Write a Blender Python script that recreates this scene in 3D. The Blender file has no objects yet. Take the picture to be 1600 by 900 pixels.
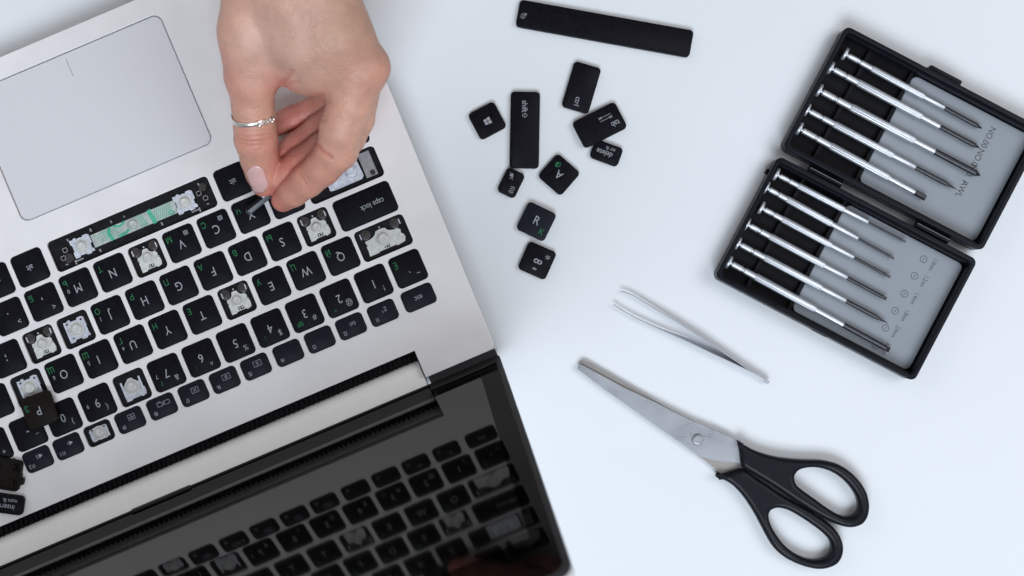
import bpy, bmesh, math, random
import numpy as np
from mathutils import Vector, Matrix, Euler
random.seed(4); np.random.seed(4)
MM = 0.001
H = 720.0            # camera height over the table, mm
PX = 3.07            # photograph pixels per mm at table height
R = math.radians
C = bpy.context.scene.collection

# ---------------------------------------------------------------- camera, light, exposure
sc = bpy.context.scene
cam_d = bpy.data.cameras.new('camera'); cam = bpy.data.objects.new('camera', cam_d); C.objects.link(cam)
cam.location = (0, 0, H*MM); cam_d.sensor_width = 36.0; cam_d.lens = 36.0*H*PX/1600.0
cam_d.clip_start = 0.02; cam_d.clip_end = 50
cam_d.dof.use_dof = True; cam_d.dof.focus_distance = 0.700; cam_d.dof.aperture_fstop = 8.0
sc.camera = cam
sc.view_settings.view_transform = 'Standard'; sc.view_settings.look = 'None'
sc.view_settings.exposure = -0.31; sc.view_settings.gamma = 1.0
sc.view_settings.use_curve_mapping = False
W = bpy.data.worlds.new('World'); sc.world = W; W.use_nodes = True
bg = W.node_tree.nodes['Background']; bg.inputs['Color'].default_value = (1.0, 0.965, 0.93, 1); bg.inputs['Strength'].default_value = 0.24

def area_light(name, loc, target, sx, sy, energy, color):
    d = bpy.data.lights.new(name, 'AREA'); d.shape = 'RECTANGLE'; d.size = sx; d.size_y = sy
    d.energy = energy; d.color = color
    o = bpy.data.objects.new(name, d); C.objects.link(o); o.location = loc
    o.rotation_euler = (Vector(target)-Vector(loc)).to_track_quat('-Z', 'Y').to_euler()
    return o
area_light('window_light', (-0.05, -1.45, 2.0), (0.1, 0, 0), 1.4, 1.1, 62.0, (0.83, 0.91, 1.0))
area_light('nw_fill_light', (-1.5, 1.1, 1.15), (0, 0, 0), 1.5, 1.3, 10.0, (0.95, 0.95, 1.0))  # unseen fill lamp added on the north-west side, not a window
area_light('east_fill_light', (1.35, 0.15, 1.8), (0.0, 0, 0), 1.2, 1.2, 24.0, (0.95, 0.96, 1.0))  # unseen fill lamp added from the east to brighten the deck past the lid

# ---------------------------------------------------------------- materials
def mat(name, col, rough=0.5, metal=0.0, noise=0.0, nscale=60.0, bump=0.0, bscale=400.0, ior=1.45, sss=0.0,
        rvar=0.0, aniso=None, coat=0.0, spec=None):
    m = bpy.data.materials.new(name); m.use_nodes = True
    nt = m.node_tree; b = nt.nodes['Principled BSDF']
    b.inputs['Base Color'].default_value = (*col, 1); b.inputs['Roughness'].default_value = rough
    b.inputs['Metallic'].default_value = metal; b.inputs['IOR'].default_value = ior
    if spec is not None: b.inputs['Specular IOR Level'].default_value = spec
    if coat: b.inputs['Coat Weight'].default_value = coat
    tc = nt.nodes.new('ShaderNodeTexCoord')
    if noise or rvar:
        n = nt.nodes.new('ShaderNodeTexNoise'); n.inputs['Scale'].default_value = nscale
        n.inputs['Detail'].default_value = 5
        nt.links.new(tc.outputs['Object'], n.inputs['Vector'])
        if noise:
            r = nt.nodes.new('ShaderNodeMapRange')
            r.inputs['From Min'].default_value = 0.3; r.inputs['From Max'].default_value = 0.7
            r.inputs['To Min'].default_value = 1-noise; r.inputs['To Max'].default_value = 1+noise
            nt.links.new(n.outputs['Fac'], r.inputs['Value'])
            v = nt.nodes.new('ShaderNodeVectorMath'); v.operation = 'SCALE'
            v.inputs[0].default_value = col; nt.links.new(r.outputs['Result'], v.inputs['Scale'])
            nt.links.new(v.outputs['Vector'], b.inputs['Base Color'])
        if rvar:
            r2 = nt.nodes.new('ShaderNodeMapRange')
            r2.inputs['From Min'].default_value = 0.3; r2.inputs['From Max'].default_value = 0.7
            r2.inputs['To Min'].default_value = max(0.0, rough-rvar); r2.inputs['To Max'].default_value = rough+rvar
            nt.links.new(n.outputs['Fac'], r2.inputs['Value']); nt.links.new(r2.outputs['Result'], b.inputs['Roughness'])
    if bump:
        n2 = nt.nodes.new('ShaderNodeTexNoise'); n2.inputs['Scale'].default_value = bscale; n2.inputs['Detail'].default_value = 3
        if aniso:
            mp = nt.nodes.new('ShaderNodeMapping'); mp.inputs['Scale'].default_value = aniso
            nt.links.new(tc.outputs['Object'], mp.inputs['Vector']); nt.links.new(mp.outputs['Vector'], n2.inputs['Vector'])
        else:
            nt.links.new(tc.outputs['Object'], n2.inputs['Vector'])
        bp = nt.nodes.new('ShaderNodeBump'); bp.inputs['Strength'].default_value = bump; bp.inputs['Distance'].default_value = 0.0004
        nt.links.new(n2.outputs['Fac'], bp.inputs['Height']); nt.links.new(bp.outputs['Normal'], b.inputs['Normal'])
    return m
M = {}
M['table'] = mat('table_white', (0.70, 0.735, 0.77), 0.45, noise=0.012, nscale=9, bump=0.05, bscale=250)
M['alu'] = mat('brushed_aluminium', (0.80, 0.795, 0.81), 0.39, 0.24, noise=0.022, nscale=26, bump=0.16, bscale=2200, rvar=0.09)
M['alu_edge'] = mat('polished_edge', (0.85, 0.88, 0.9), 0.2, 0.6)
M['pad'] = mat('touchpad_grey', (0.69, 0.695, 0.73), 0.38, 0.22, noise=0.015, nscale=900, bump=0.06, bscale=1200)
M['hinge'] = mat('hinge_cover_silver', (0.93, 0.92, 0.91), 0.5, 0.0, noise=0.015, nscale=500, bump=0.05)
M['gap'] = mat('gap_black', (0.008, 0.008, 0.009), 0.7)
M['key'] = mat('key_black', (0.0065, 0.0065, 0.0098), 0.40, noise=0.2, nscale=400, bump=0.08, bscale=3000, rvar=0.06, spec=0.07)
M['key_blue'] = mat('key_blue_black', (0.010, 0.012, 0.019), 0.40, noise=0.15, nscale=400, bump=0.12, bscale=3000, spec=0.12)
M['key_brown'] = mat('key_underside_brown', (0.0095, 0.007, 0.006), 0.5, noise=0.2, nscale=400, spec=0.12)
M['key_held'] = mat('key_side_grey', (0.05, 0.055, 0.07), 0.35, noise=0.1, nscale=400)
M['legend'] = mat('print_grey_white', (0.30, 0.32, 0.365), 0.5)
M['green'] = mat('print_green', (0.012, 0.16, 0.055), 0.5)
M['well'] = mat('well_black', (0.007, 0.007, 0.009), 0.5, noise=0.5, nscale=350, spec=0.2)
M['smoke'] = mat('smoked_plastic', (0.04, 0.034, 0.034), 0.35, noise=0.45, nscale=900)
M['clip_white'] = mat('scissor_clip_white', (0.52, 0.55, 0.62), 0.35, noise=0.22, nscale=500, bump=0.3, bscale=1500)
M['clip_cream'] = mat('scissor_clip_cream', (0.57, 0.59, 0.57), 0.38, noise=0.14, nscale=500, bump=0.2, bscale=1500)
M['dome'] = mat('rubber_dome_milky', (0.53, 0.54, 0.53), 0.3, noise=0.08, nscale=600)
M['membrane'] = mat('membrane_film', (0.40, 0.45, 0.44), 0.25, noise=0.2, nscale=300)
M['trace'] = mat('green_trace', (0.07, 0.38, 0.25), 0.35, noise=0.2, nscale=500)
M['grey_film'] = mat('grey_film', (0.26, 0.26, 0.28), 0.35, noise=0.15, nscale=600)
M['bezel'] = mat('glossy_black_glass', (0.0015, 0.0014, 0.0013), 0.035, ior=1.13)
M['lcd'] = mat('dark_display_glass', (0.003, 0.0026, 0.0022), 0.045, ior=1.42)
for k_ in ('bezel', 'lcd'): M[k_].node_tree.nodes['Principled BSDF'].inputs['Specular Tint'].default_value = (1.0, 0.94, 0.85, 1)
M['rubber'] = mat('rubber_gasket', (0.012, 0.012, 0.014), 0.55, noise=0.1, nscale=200)
M['case'] = mat('case_black_plastic', (0.0055, 0.007, 0.0115), 0.33, noise=0.2, nscale=300, bump=0.08, bscale=1200, rvar=0.08, spec=0.12)
M['case_floor'] = mat('case_floor_black', (0.005, 0.005, 0.007), 0.6, noise=0.25, nscale=300, spec=0.15)
M['plate'] = mat('grey_label_plate', (0.235, 0.265, 0.30), 0.5, noise=0.03, nscale=80, bump=0.05)
M['ink'] = mat('dark_ink', (0.03, 0.035, 0.04), 0.6)
M['chrome'] = mat('satin_chrome', (0.52, 0.545, 0.59), 0.44, 0.8, noise=0.03, nscale=300)
M['shaft'] = mat('blackened_steel', (0.035, 0.036, 0.042), 0.32, 0.5, noise=0.2, nscale=500)
M['steel'] = mat('scissor_steel', (0.29, 0.305, 0.335), 0.34, 0.7, noise=0.07, nscale=55, bump=0.22, bscale=420, aniso=(1, 14, 1), rvar=0.10)
M['steel_dark'] = mat('scissor_steel_warm', (0.33, 0.31, 0.30), 0.36, 0.75, noise=0.05, nscale=90)
M['tweezer'] = mat('tweezer_steel', (0.46, 0.48, 0.52), 0.38, 0.7, noise=0.04, nscale=200)
M['handle'] = mat('scissor_handle_black', (0.006, 0.0075, 0.0115), 0.34, noise=0.15, nscale=300, bump=0.1, bscale=2000, spec=0.17)
M['silver'] = mat('ring_silver', (0.88, 0.85, 0.81), 0.3, 0.9, noise=0.03, nscale=300)
M['nail'] = mat('nail_pink', (0.63, 0.395, 0.375), 0.16, noise=0.05, nscale=200, coat=0.4)

def skin_material():
    m = bpy.data.materials.new('skin'); m.use_nodes = True; nt = m.node_tree; b = nt.nodes['Principled BSDF']
    at = nt.nodes.new('ShaderNodeAttribute'); at.attribute_name = 'Col'
    tc = nt.nodes.new('ShaderNodeTexCoord')
    n = nt.nodes.new('ShaderNodeTexNoise'); n.inputs['Scale'].default_value = 130; n.inputs['Detail'].default_value = 6
    nt.links.new(tc.outputs['Object'], n.inputs['Vector'])
    mr = nt.nodes.new('ShaderNodeMapRange'); mr.inputs['From Min'].default_value = .3; mr.inputs['From Max'].default_value = .7
    mr.inputs['To Min'].default_value = .90; mr.inputs['To Max'].default_value = 1.08
    nt.links.new(n.outputs['Fac'], mr.inputs['Value'])
    v = nt.nodes.new('ShaderNodeVectorMath'); v.operation = 'SCALE'
    nt.links.new(at.outputs['Color'], v.inputs[0]); nt.links.new(mr.outputs['Result'], v.inputs['Scale'])
    nt.links.new(v.outputs['Vector'], b.inputs['Base Color'])
    b.inputs['Roughness'].default_value = 0.46
    b.inputs['Subsurface Weight'].default_value = 0.12
    b.inputs['Subsurface Radius'].default_value = (1.0, 0.35, 0.2); b.inputs['Subsurface Scale'].default_value = 0.003
    # fine skin relief: cells + pores
    vo = nt.nodes.new('ShaderNodeTexVoronoi'); vo.inputs['Scale'].default_value = 1100
    nt.links.new(tc.outputs['Object'], vo.inputs['Vector'])
    n2 = nt.nodes.new('ShaderNodeTexNoise'); n2.inputs['Scale'].default_value = 380; n2.inputs['Detail'].default_value = 4
    nt.links.new(tc.outputs['Object'], n2.inputs['Vector'])
    ad = nt.nodes.new('ShaderNodeMath'); ad.operation = 'MULTIPLY_ADD'; ad.inputs[1].default_value = 0.5
    nt.links.new(vo.outputs['Distance'], ad.inputs[0]); nt.links.new(n2.outputs['Fac'], ad.inputs[2])
    bp = nt.nodes.new('ShaderNodeBump'); bp.inputs['Strength'].default_value = 0.6; bp.inputs['Distance'].default_value = 0.0005
    nt.links.new(ad.outputs['Value'], bp.inputs['Height']); nt.links.new(bp.outputs['Normal'], b.inputs['Normal'])
    return m
M['skin'] = skin_material()

# ---------------------------------------------------------------- helpers
def make_mesh(name, verts, faces, sharp=35.0, smooth=True):
    me = bpy.data.meshes.new(name)
    me.from_pydata([(v[0]*MM, v[1]*MM, v[2]*MM) for v in verts], [], faces)
    bm = bmesh.new(); bm.from_mesh(me)
    bmesh.ops.recalc_face_normals(bm, faces=bm.faces)
    finish_bm(bm, me, sharp, smooth); return me
def finish_bm(bm, me, sharp, smooth):
    for f in bm.faces: f.smooth = smooth
    if smooth:
        lim = R(sharp)
        for e in bm.edges:
            if len(e.link_faces) == 2:
                e.smooth = e.calc_face_angle(0) < lim
    bm.to_mesh(me); bm.free()
def link(name, me, m, parent=None, loc=(0, 0, 0), rot=(0, 0, 0)):
    o = bpy.data.objects.new(name, me); C.objects.link(o)
    if m is not None and me is not None and not me.materials: me.materials.append(m)
    o.location = tuple(c*MM for c in loc); o.rotation_euler = rot
    if parent: o.parent = parent
    return o
def thing(name, label, cat, loc=(0, 0, 0), rotz=0.0, group=None, rot=None):
    o = bpy.data.objects.new(name, None); C.objects.link(o)
    o.empty_display_size = 0.01
    o.location = tuple(c*MM for c in loc); o.rotation_euler = rot if rot else (0, 0, rotz)
    o['label'] = label; o['category'] = cat
    if group: o['group'] = group
    return o
def P(px, py, z):
    """world point in mm that the photograph shows at pixel (px, py) when it lies at height z"""
    k = (H-z)/H/PX
    return Vector(((px-800)*k, (450-py)*k, z))
class MB:
    def __init__(s): s.v = []; s.f = []
    def add(s, v, f, m=None):
        b = len(s.v)
        for p in v:
            p = Vector(p)
            s.v.append(m @ p if m is not None else p)
        s.f += [tuple(i+b for i in q) for q in f]
    def box(s, x0, x1, y0, y1, z0, z1, m=None):
        s.add([(x0,y0,z0),(x1,y0,z0),(x1,y1,z0),(x0,y1,z0),(x0,y0,z1),(x1,y0,z1),(x1,y1,z1),(x0,y1,z1)],
              [(3,2,1,0),(4,5,6,7),(0,1,5,4),(1,2,6,5),(2,3,7,6),(3,0,4,7)], m)
    def loft(s, rings, m=None, cap0=True, cap1=True, close=False):
        n = len(rings[0]); v = [p for r in rings for p in r]; f = []
        for k in range(len(rings)-1 + (1 if close else 0)):
            a = k*n; b = ((k+1) % len(rings))*n
            for i in range(n):
                j = (i+1) % n; f.append((a+i, a+j, b+j, b+i))
        if cap0 and not close: f.append(tuple(reversed(range(n))))
        if cap1 and not close: f.append(tuple(range((len(rings)-1)*n, len(rings)*n)))
        s.add(v, f, m)
    def mesh(s, name, sharp=35.0, smooth=True): return make_mesh(name, s.v, s.f, sharp, smooth)
    def obj(s, name, m, parent=None, loc=(0,0,0), rot=(0,0,0), sharp=35.0, smooth=True):
        return link(name, s.mesh(name, sharp, smooth), m, parent, loc, rot)
def rrect(w, h, r, n=5, z=0.0, cx=0.0, cy=0.0):
    r = min(r, w/2-1e-3, h/2-1e-3); pts = []
    for (sx, sy, a0) in ((1,1,0),(-1,1,90),(-1,-1,180),(1,-1,270)):
        for i in range(n+1):
            a = R(a0+90*i/n)
            pts.append((cx+sx*(w/2-r)+r*math.cos(a), cy+sy*(h/2-r)+r*math.sin(a), z))
    return pts
def circ(r, n=20, z=0.0, cx=0.0, cy=0.0): return [(cx+r*math.cos(2*math.pi*i/n), cy+r*math.sin(2*math.pi*i/n), z) for i in range(n)]
def rloft(w, h, r, levels, n=5, cx=0, cy=0):
    """levels: (inset, z)"""
    return [rrect(w-2*i, h-2*i, max(r-i, 0.15), n, z, cx, cy) for i, z in levels]
def _area(lp): return 0.5*sum(lp[i][0]*lp[(i+1) % len(lp)][1]-lp[(i+1) % len(lp)][0]*lp[i][1] for i in range(len(lp)))
def _inset(lp, d):
    """move every point of a counter-clockwise loop d mm to its left (a clockwise hole grows)"""
    n = len(lp); out = []
    for i in range(n):
        p = Vector(lp[i]); a = p-Vector(lp[i-1]); b = Vector(lp[(i+1) % n])-p
        a.normalize(); b.normalize(); na = Vector((-a.y, a.x)); nb = Vector((-b.y, b.x)); m = na+nb
        if m.length < 1e-6: m = na
        m.normalize(); c = max(m.dot(na), 0.5); q = p+m*(d/c); out.append((q.x, q.y))
    return out
def plate_mesh(name, loops, z0, z1, bevel=0.0, offset=True, res=3):
    """flat shape with holes: loops of 2-D points in mm, extruded z0..z1 with rounded edges"""
    from mathutils.geometry import delaunay_2d_cdt
    L_ = []
    for k, lp in enumerate(loops):
        q = []
        for p in lp:
            p = (p[0], p[1])
            if not q or (Vector(p)-Vector(q[-1])).length > 1e-4: q.append(p)
        if (Vector(q[0])-Vector(q[-1])).length < 1e-4: q.pop()
        if (_area(q) > 0) != (k == 0): q.reverse()
        L_.append(q)
    prof = [(0.0, z0+bevel), (0.0, z1-bevel)] if bevel else [(0.0, z0), (0.0, z1)]
    if bevel:
        lo = []; hi = []
        for i in range(1, res+1):
            an = math.pi/2*i/res; ins = bevel*(1-math.cos(an)); dz = bevel*math.sin(an)
            hi.append((ins, z1-bevel+dz)); lo.append((ins, z0+bevel-dz))
        prof = lo[::-1]+prof+hi
    V = []; F = []; capflag = []
    tops = []; bots = []
    for lp in L_:
        n = len(lp); base = len(V); rings = []
        for ins, z in prof:
            q = _inset(lp, ins) if ins else lp
            rings.append(len(V)); V += [(a, b, z) for a, b in q]
        for k in range(len(prof)-1):
            for i in range(n):
                j = (i+1) % n; F.append((rings[k]+i, rings[k]+j, rings[k+1]+j, rings[k+1]+i)); capflag.append(False)
        tops += [(rings[-1]+i, rings[-1]+(i+1) % n) for i in range(n)]; bots.append((rings[0], n))
    ids = [e[0] for e in tops]; mp = {g: k for k, g in enumerate(ids)}
    co = [Vector((V[g][0], V[g][1])) for g in ids]
    r = delaunay_2d_cdt(co, [(mp[a], mp[b]) for a, b in tops], [], 0, 1e-6)
    vo, fo, orig = r[0], r[2], r[3]
    loops_xy = [[(V[g][0], V[g][1]) for g in ids]]
    E = np.array([[V[a][0], V[a][1], V[b][0], V[b][1]] for a, b in tops])
    def inside(x, y):
        y0, y1 = E[:, 1], E[:, 3]; m = (y0 > y) != (y1 > y)
        xi = E[m, 0]+(y-y0[m])*(E[m, 2]-E[m, 0])/(y1[m]-y0[m]); return (np.count_nonzero(xi > x) % 2) == 1
    top_of = {}; bot_of = {}; zt, zb = prof[-1][1], prof[0][1]
    off = {}                      # top ring id -> bottom ring id of the same loop
    for (b0, n) in bots:
        t0 = b0+n*(len(prof)-1)
        for i in range(n): off[t0+i] = b0+i
    for i, o_ in enumerate(orig):
        if o_: g = ids[o_[0]]; top_of[i] = g; bot_of[i] = off[g]
        else:
            top_of[i] = len(V); V.append((vo[i].x, vo[i].y, zt)); bot_of[i] = len(V); V.append((vo[i].x, vo[i].y, zb))
    for f in fo:
        c = sum((vo[i] for i in f), Vector((0, 0)))/len(f)
        if inside(c.x, c.y):
            F.append(tuple(top_of[i] for i in f)); capflag.append(True)
            F.append(tuple(bot_of[i] for i in reversed(f))); capflag.append(True)
    me = bpy.data.meshes.new(name)
    me.from_pydata([(v[0]*MM, v[1]*MM, v[2]*MM) for v in V], [], F)
    bm = bmesh.new(); bm.from_mesh(me); bm.faces.ensure_lookup_table()
    for i, f in enumerate(bm.faces): f.smooth = not capflag[i]
    for e in bm.edges:
        if len(e.link_faces) == 2: e.smooth = e.calc_face_angle(0) < R(40)
    bm.to_mesh(me); bm.free()
    return me
def smooth_loop(pts, n=6):
    """closed Catmull-Rom through pts"""
    out = []; N = len(pts)
    for i in range(N):
        p0, p1, p2, p3 = [np.array(pts[(i+k-1) % N], float) for k in range(4)]
        for j in range(n):
            t = j/n
            out.append(tuple(0.5*((2*p1)+(-p0+p2)*t+(2*p0-5*p1+4*p2-p3)*t*t+(-p0+3*p1-3*p2+p3)*t**3)))
    return out
_txt = {}
def text2d(s, size=4.0, xs=0.86, align='CENTER'):
    """printed lettering as flat faces, in mm; cap height is about 0.7*size"""
    key = (s, size, xs, align)
    if key in _txt: return _txt[key]
    cu = bpy.data.curves.new('t', 'FONT'); cu.body = s; cu.size = size; cu.align_x = align; cu.align_y = 'CENTER'
    cu.resolution_u = 3
    ob = bpy.data.objects.new('t', cu); C.objects.link(ob)
    me = bpy.data.meshes.new_from_object(ob.evaluated_get(bpy.context.evaluated_depsgraph_get()))
    v = [(p.co.x*xs, p.co.y, 0) for p in me.vertices]; f = [tuple(q.vertices) for q in me.polygons]
    bpy.data.objects.remove(ob); bpy.data.curves.remove(cu); bpy.data.meshes.remove(me)
    _txt[key] = (v, f); return _txt[key]
def put_text(mb, s, x, y, z, size, rot=0.0, xs=0.86, align='CENTER'):
    v, f = text2d(s, size, xs, align); c, sn = math.cos(rot), math.sin(rot)
    mb.add([(x+p[0]*c-p[1]*sn, y+p[0]*sn+p[1]*c, z) for p in v], f)
def stroke(mb, pts, w, z, close=False):
    n = len(pts)
    for i in range(n if close else n-1):
        a = Vector(pts[i]); b = Vector(pts[(i+1) % n]); d = (b-a)
        if d.length < 1e-6: continue
        d.normalize(); q = Vector((-d.y, d.x))*w/2; e = d*w*0.3
        zz = z+0.002*(i % 3)
        mb.add([(a.x-e.x+q.x, a.y-e.y+q.y, zz), (a.x-e.x-q.x, a.y-e.y-q.y, zz), (b.x+e.x-q.x, b.y+e.y-q.y, zz), (b.x+e.x+q.x, b.y+e.y+q.y, zz)], [(0,1,2,3)])
def lathe(mb, prof, p0, d, n=20, flute=0.0, fl=(0, 0)):
    """profile [(t along axis, radius)] around axis p0 + t*d"""
    d = Vector(d).normalized(); a = d.cross(Vector((0, 0, 1))).normalized(); b = a.cross(d)
    rings = []
    for k, (t, r) in enumerate(prof):
        ring = []
        for i in range(n):
            rr = r*(1-flute*(i % 2)) if fl[0] <= t <= fl[1] else r
            an = 2*math.pi*i/n
            ring.append(Vector(p0)+d*t+a*rr*math.cos(an)+b*rr*math.sin(an))
        rings.append(ring)
    mb.loft(rings)

# ---------------------------------------------------------------- table (setting)
t = MB(); t.box(-1100, 1100, -800, 900, -28, 0)
tb = t.obj('table_top', M['table'], smooth=False); tb['kind'] = 'structure'; tb['label'] = 'smooth white table top under all the tools'

# ================================================================= LAPTOP
TH = R(203)
SK = PX*H/(H-17.4)
def K(U, Y):           # keyboard-grid pixel coordinates -> laptop axes in mm, relative to the point under the lens
    return ((U+560.6)/SK, (Y-726.8)/SK)
ox, oy = K(7, 440)
def L(U, Y): x, y = K(U, Y); return (x-ox, y-oy)
wx = ox*math.cos(TH)-oy*math.sin(TH); wy = ox*math.sin(TH)+oy*math.cos(TH)
laptop = thing('laptop', 'open silver laptop with black keyboard missing several keycaps, standing on the white table', 'laptop', (wx, wy, 0), TH)
ZD = 17.0
def lw(x, y, z=0):     # laptop axes -> world mm
    return Vector((wx+x*math.cos(TH)-y*math.sin(TH), wy+x*math.sin(TH)+y*math.cos(TH), z))

def p2(U, Y): return L(U, Y)
def round_poly(pts, rad, n=6):
    out = []; N = len(pts)
    for i in range(N):
        r = rad[i] if isinstance(rad, (list, tuple)) else rad
        b = Vector(pts[i]); a = Vector(pts[i-1]); c = Vector(pts[(i+1) % N])
        if r <= 0: out.append(tuple(b)); continue
        u = (a-b).normalized()*r; v = (c-b).normalized()*r
        for k in range(n+1):
            t_ = k/n; q = (b+u)*(1-t_)**2+b*2*t_*(1-t_)+(b+v)*t_*t_
            out.append((q.x, q.y))
    return out
outline = round_poly([p2(-509, 82), p2(-500.5, 803), p2(-382, 803), p2(-382, 757.6), p2(396, 757.6), p2(396, 803), p2(519, 803), p2(519, 82)],
                     [5, 4, 0, 0.3, 0.3, 0, 4, 5])

# --- key table: (U, Y, w, h, kind, legends)
keys = []
LQ = 49.8
def row(Yn, cells, h=LQ, pitch=58.7):
    for c in cells: keys.append(dict(U=c[0], Y=Yn, w=c[1], h=h, main=c[2], **(c[3] if len(c) > 3 else {})))
S_ = lambda **k: k
fn = [-420.3, -359.5, -305.5, -252.5, -199, -144, -91, -38, 15.5, 69.5, 122.6, 174.5, 226, 279, 332, 386, 437]
row(683.5, [(fn[0], 51, 'esc', S_(ms=4.0)), (fn[1], 44, '', S_(f='f1', icon='zz')), (fn[2], 44, '', S_(f='f2', icon='radio')), (fn[3], 44, '', S_(f='f3')),
    (fn[4], 44, '', S_(f='f4')), (fn[5], 44, '', S_(f='f5', icon='dim')), (fn[6], 44, '', S_(f='f6', icon='bright')), (fn[7], 44, '', S_(f='f7', icon='off')),
    (fn[8], 44, '', S_(f='f8', icon='screens')), (fn[9], 44, '', S_(f='f9', icon='pad')), (fn[10], 44, '', S_(miss='B')), (fn[11], 44, '', S_(f='f11', icon='spk')),
    (fn[12], 44, '', S_(f='f12', icon='spk2')), (fn[13], 44, '', S_(miss='B')), (fn[14], 44, '', S_(miss='B')), (fn[15], 44, '', {}), (fn[16], 44, '', {})], h=32.6)
numY = [637.5]*13
nums = [('`', '~', 'Ё', ''), ('1', '!', '', ''), ('2', '@', '"', ''), ('3', '#', '№', ''), ('4', '$', ';', ''), ('5', '%', '', ''), ('6', '^', ':', ''), ('7', '&', '?', '7'),
        None, ('9', '(', '', '9'), ('0', ')', '', ''), ('-', '_', '', ''), ('=', '+', '', '')]
for i, q in enumerate(nums):
    U = -423.0+58.75*i
    d = dict(U=U, Y=635.5+0.3*i, w=LQ, h=LQ, main='')
    if q is None: d['miss'] = 'C'
    else:
        d.update(main=q[0], sym=q[1], grn_top=q[2], num=q[3])
        if i == 0: d['grn_top'] = ''; d['cyr'] = 'Ё'
    keys.append(d)
keys.append(dict(U=375, Y=638, w=100, h=LQ, main='backspace', ms=3.2))
keys.append(dict(U=448, Y=638, w=30, h=LQ, main=''))
row(576.3, [(-406, 82, '', S_(miss='W'))])
for i, (a, c, n_) in enumerate([('Q', 'Й', ''), ('W', 'Ц', ''), ('E', 'У', ''), (None, '', ''), ('T', 'Е', ''), ('Y', 'Н', ''), ('U', 'Г', '4'), ('I', 'Ш', '5'), ('O', 'Щ', '6'), (None, 'B', ''), ('[', 'Х', ''), (']', 'Ъ', '')]):
    d = dict(U=-333.6+58.75*i, Y=576.3, w=LQ, h=LQ, main=a or '', cyr=c if a else '', num=n_)
    if a is None: d['miss'] = 'A' if i == 3 else 'B'
    keys.append(d)
keys.append(dict(U=404, Y=577, w=118, h=LQ, main='', sym='|'))
row(519.5, [(-399.5, 94, 'caps lock', S_(ms=4.1, mx=-3.6, my=0.6))])
for i, (a, c, n_) in enumerate([(None, '', ''), ('S', 'Ы', ''), ('D', 'В', ''), ('F', 'А', ''), ('G', 'П', ''), ('H', 'Р', ''), ('J', 'О', '1'), (None, '', ''), (None, '', ''), (';', 'Ж', '')]):
    d = dict(U=-316.6+58.4*i, Y=519.3+0.12*i, w=LQ, h=LQ, main=a or '', cyr=c if a else '', num=n_)
    if a is None: d['miss'] = 'A' if i in (0, 8) else 'B'
    keys.append(d)
keys.append(dict(U=269, Y=520, w=LQ, h=LQ, main="'", cyr='Э')); keys.append(dict(U=380, Y=520, w=166, h=LQ, main='enter', ms=3.2))
row(460.8, [(-386, 122, '', S_(miss='W'))])
for i, (a, c, n_) in enumerate([('Z', 'Я', ''), ('X', 'Ч', ''), ('C', 'С', ''), ('V', 'М', ''), (None, '', ''), ('N', 'Т', ''), ('M', 'Ь', '0'), (',', 'Б', ''), ('.', 'Ю', '.'), ('/', '', '')]):
    d = dict(U=-288.6+58.6*i, Y=460.8, w=LQ, h=LQ, main=a or '', cyr=c if a else '', num=n_)
    if a is None: d['miss'] = 'A'
    if a == ',': d['sym'] = '<'
    if a == '.': d['sym'] = '>'
    if a in 'CV' if a else False: d['gear'] = True
    keys.append(d)
keys.append(dict(U=375, Y=461, w=160, h=LQ, main='shift', ms=3.3))
row(403, [(-411, 72, '', S_(miss='W')), (-341, 50, 'fn', S_(ms=3.3)), (-282, 50, '', S_(miss='B')), (-224.3, 50, 'alt', S_(ms=4.2)), (-53, 271, '', S_(miss='SPACE')),
          (120, 50, 'alt', S_(ms=4.2)), (179, 50, '', S_(icon='menu')), (242, 58, 'ctrl', S_(ms=3.3)), (304, 50, '', {}), (363, 50, '', {}), (421, 50, '', {})], h=50.5)

holes = []
for k in keys:
    x, y = p2(k['U'], k['Y']); w = k['w']/SK; h = k['h']/SK
    k.update(x=x, y=y, wm=w, hm=h)
    g = 0.18
    holes.append([(q[0], q[1]) for q in rrect(w+2*g, h+2*g, 2.1+g, 5, 0, x, y)])
pad_c = p2(-58.5, 225); pad_w = 321/SK; pad_h = 217/SK
holes.append([(q[0], q[1]) for q in rrect(pad_w+1.3, pad_h+1.3, 4.6, 8, 0, *pad_c)])
deck = link('deck', plate_mesh('deck', [outline]+holes, 15.2, ZD, 0.16), M['alu'], laptop)
inner = round_poly([p2(-508, 83.5), p2(-499.5, 802), p2(-382.8, 802), p2(-382.8, 756.8), p2(396.8, 756.8), p2(396.8, 802), p2(518, 802), p2(518, 83.5)], [5, 4, 0, 0, 0, 0, 4, 5])
link('bottom_case', plate_mesh('bottom_case', [inner], 2.0, 14.3, 1.2), M['alu'], laptop)
link('keyboard_tray', plate_mesh('keyboard_tray', [rrect(930/SK, 340/SK, 3, 4, 0, *p2(7, 543))], 14.32, 14.7), M['well'], laptop)
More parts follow.
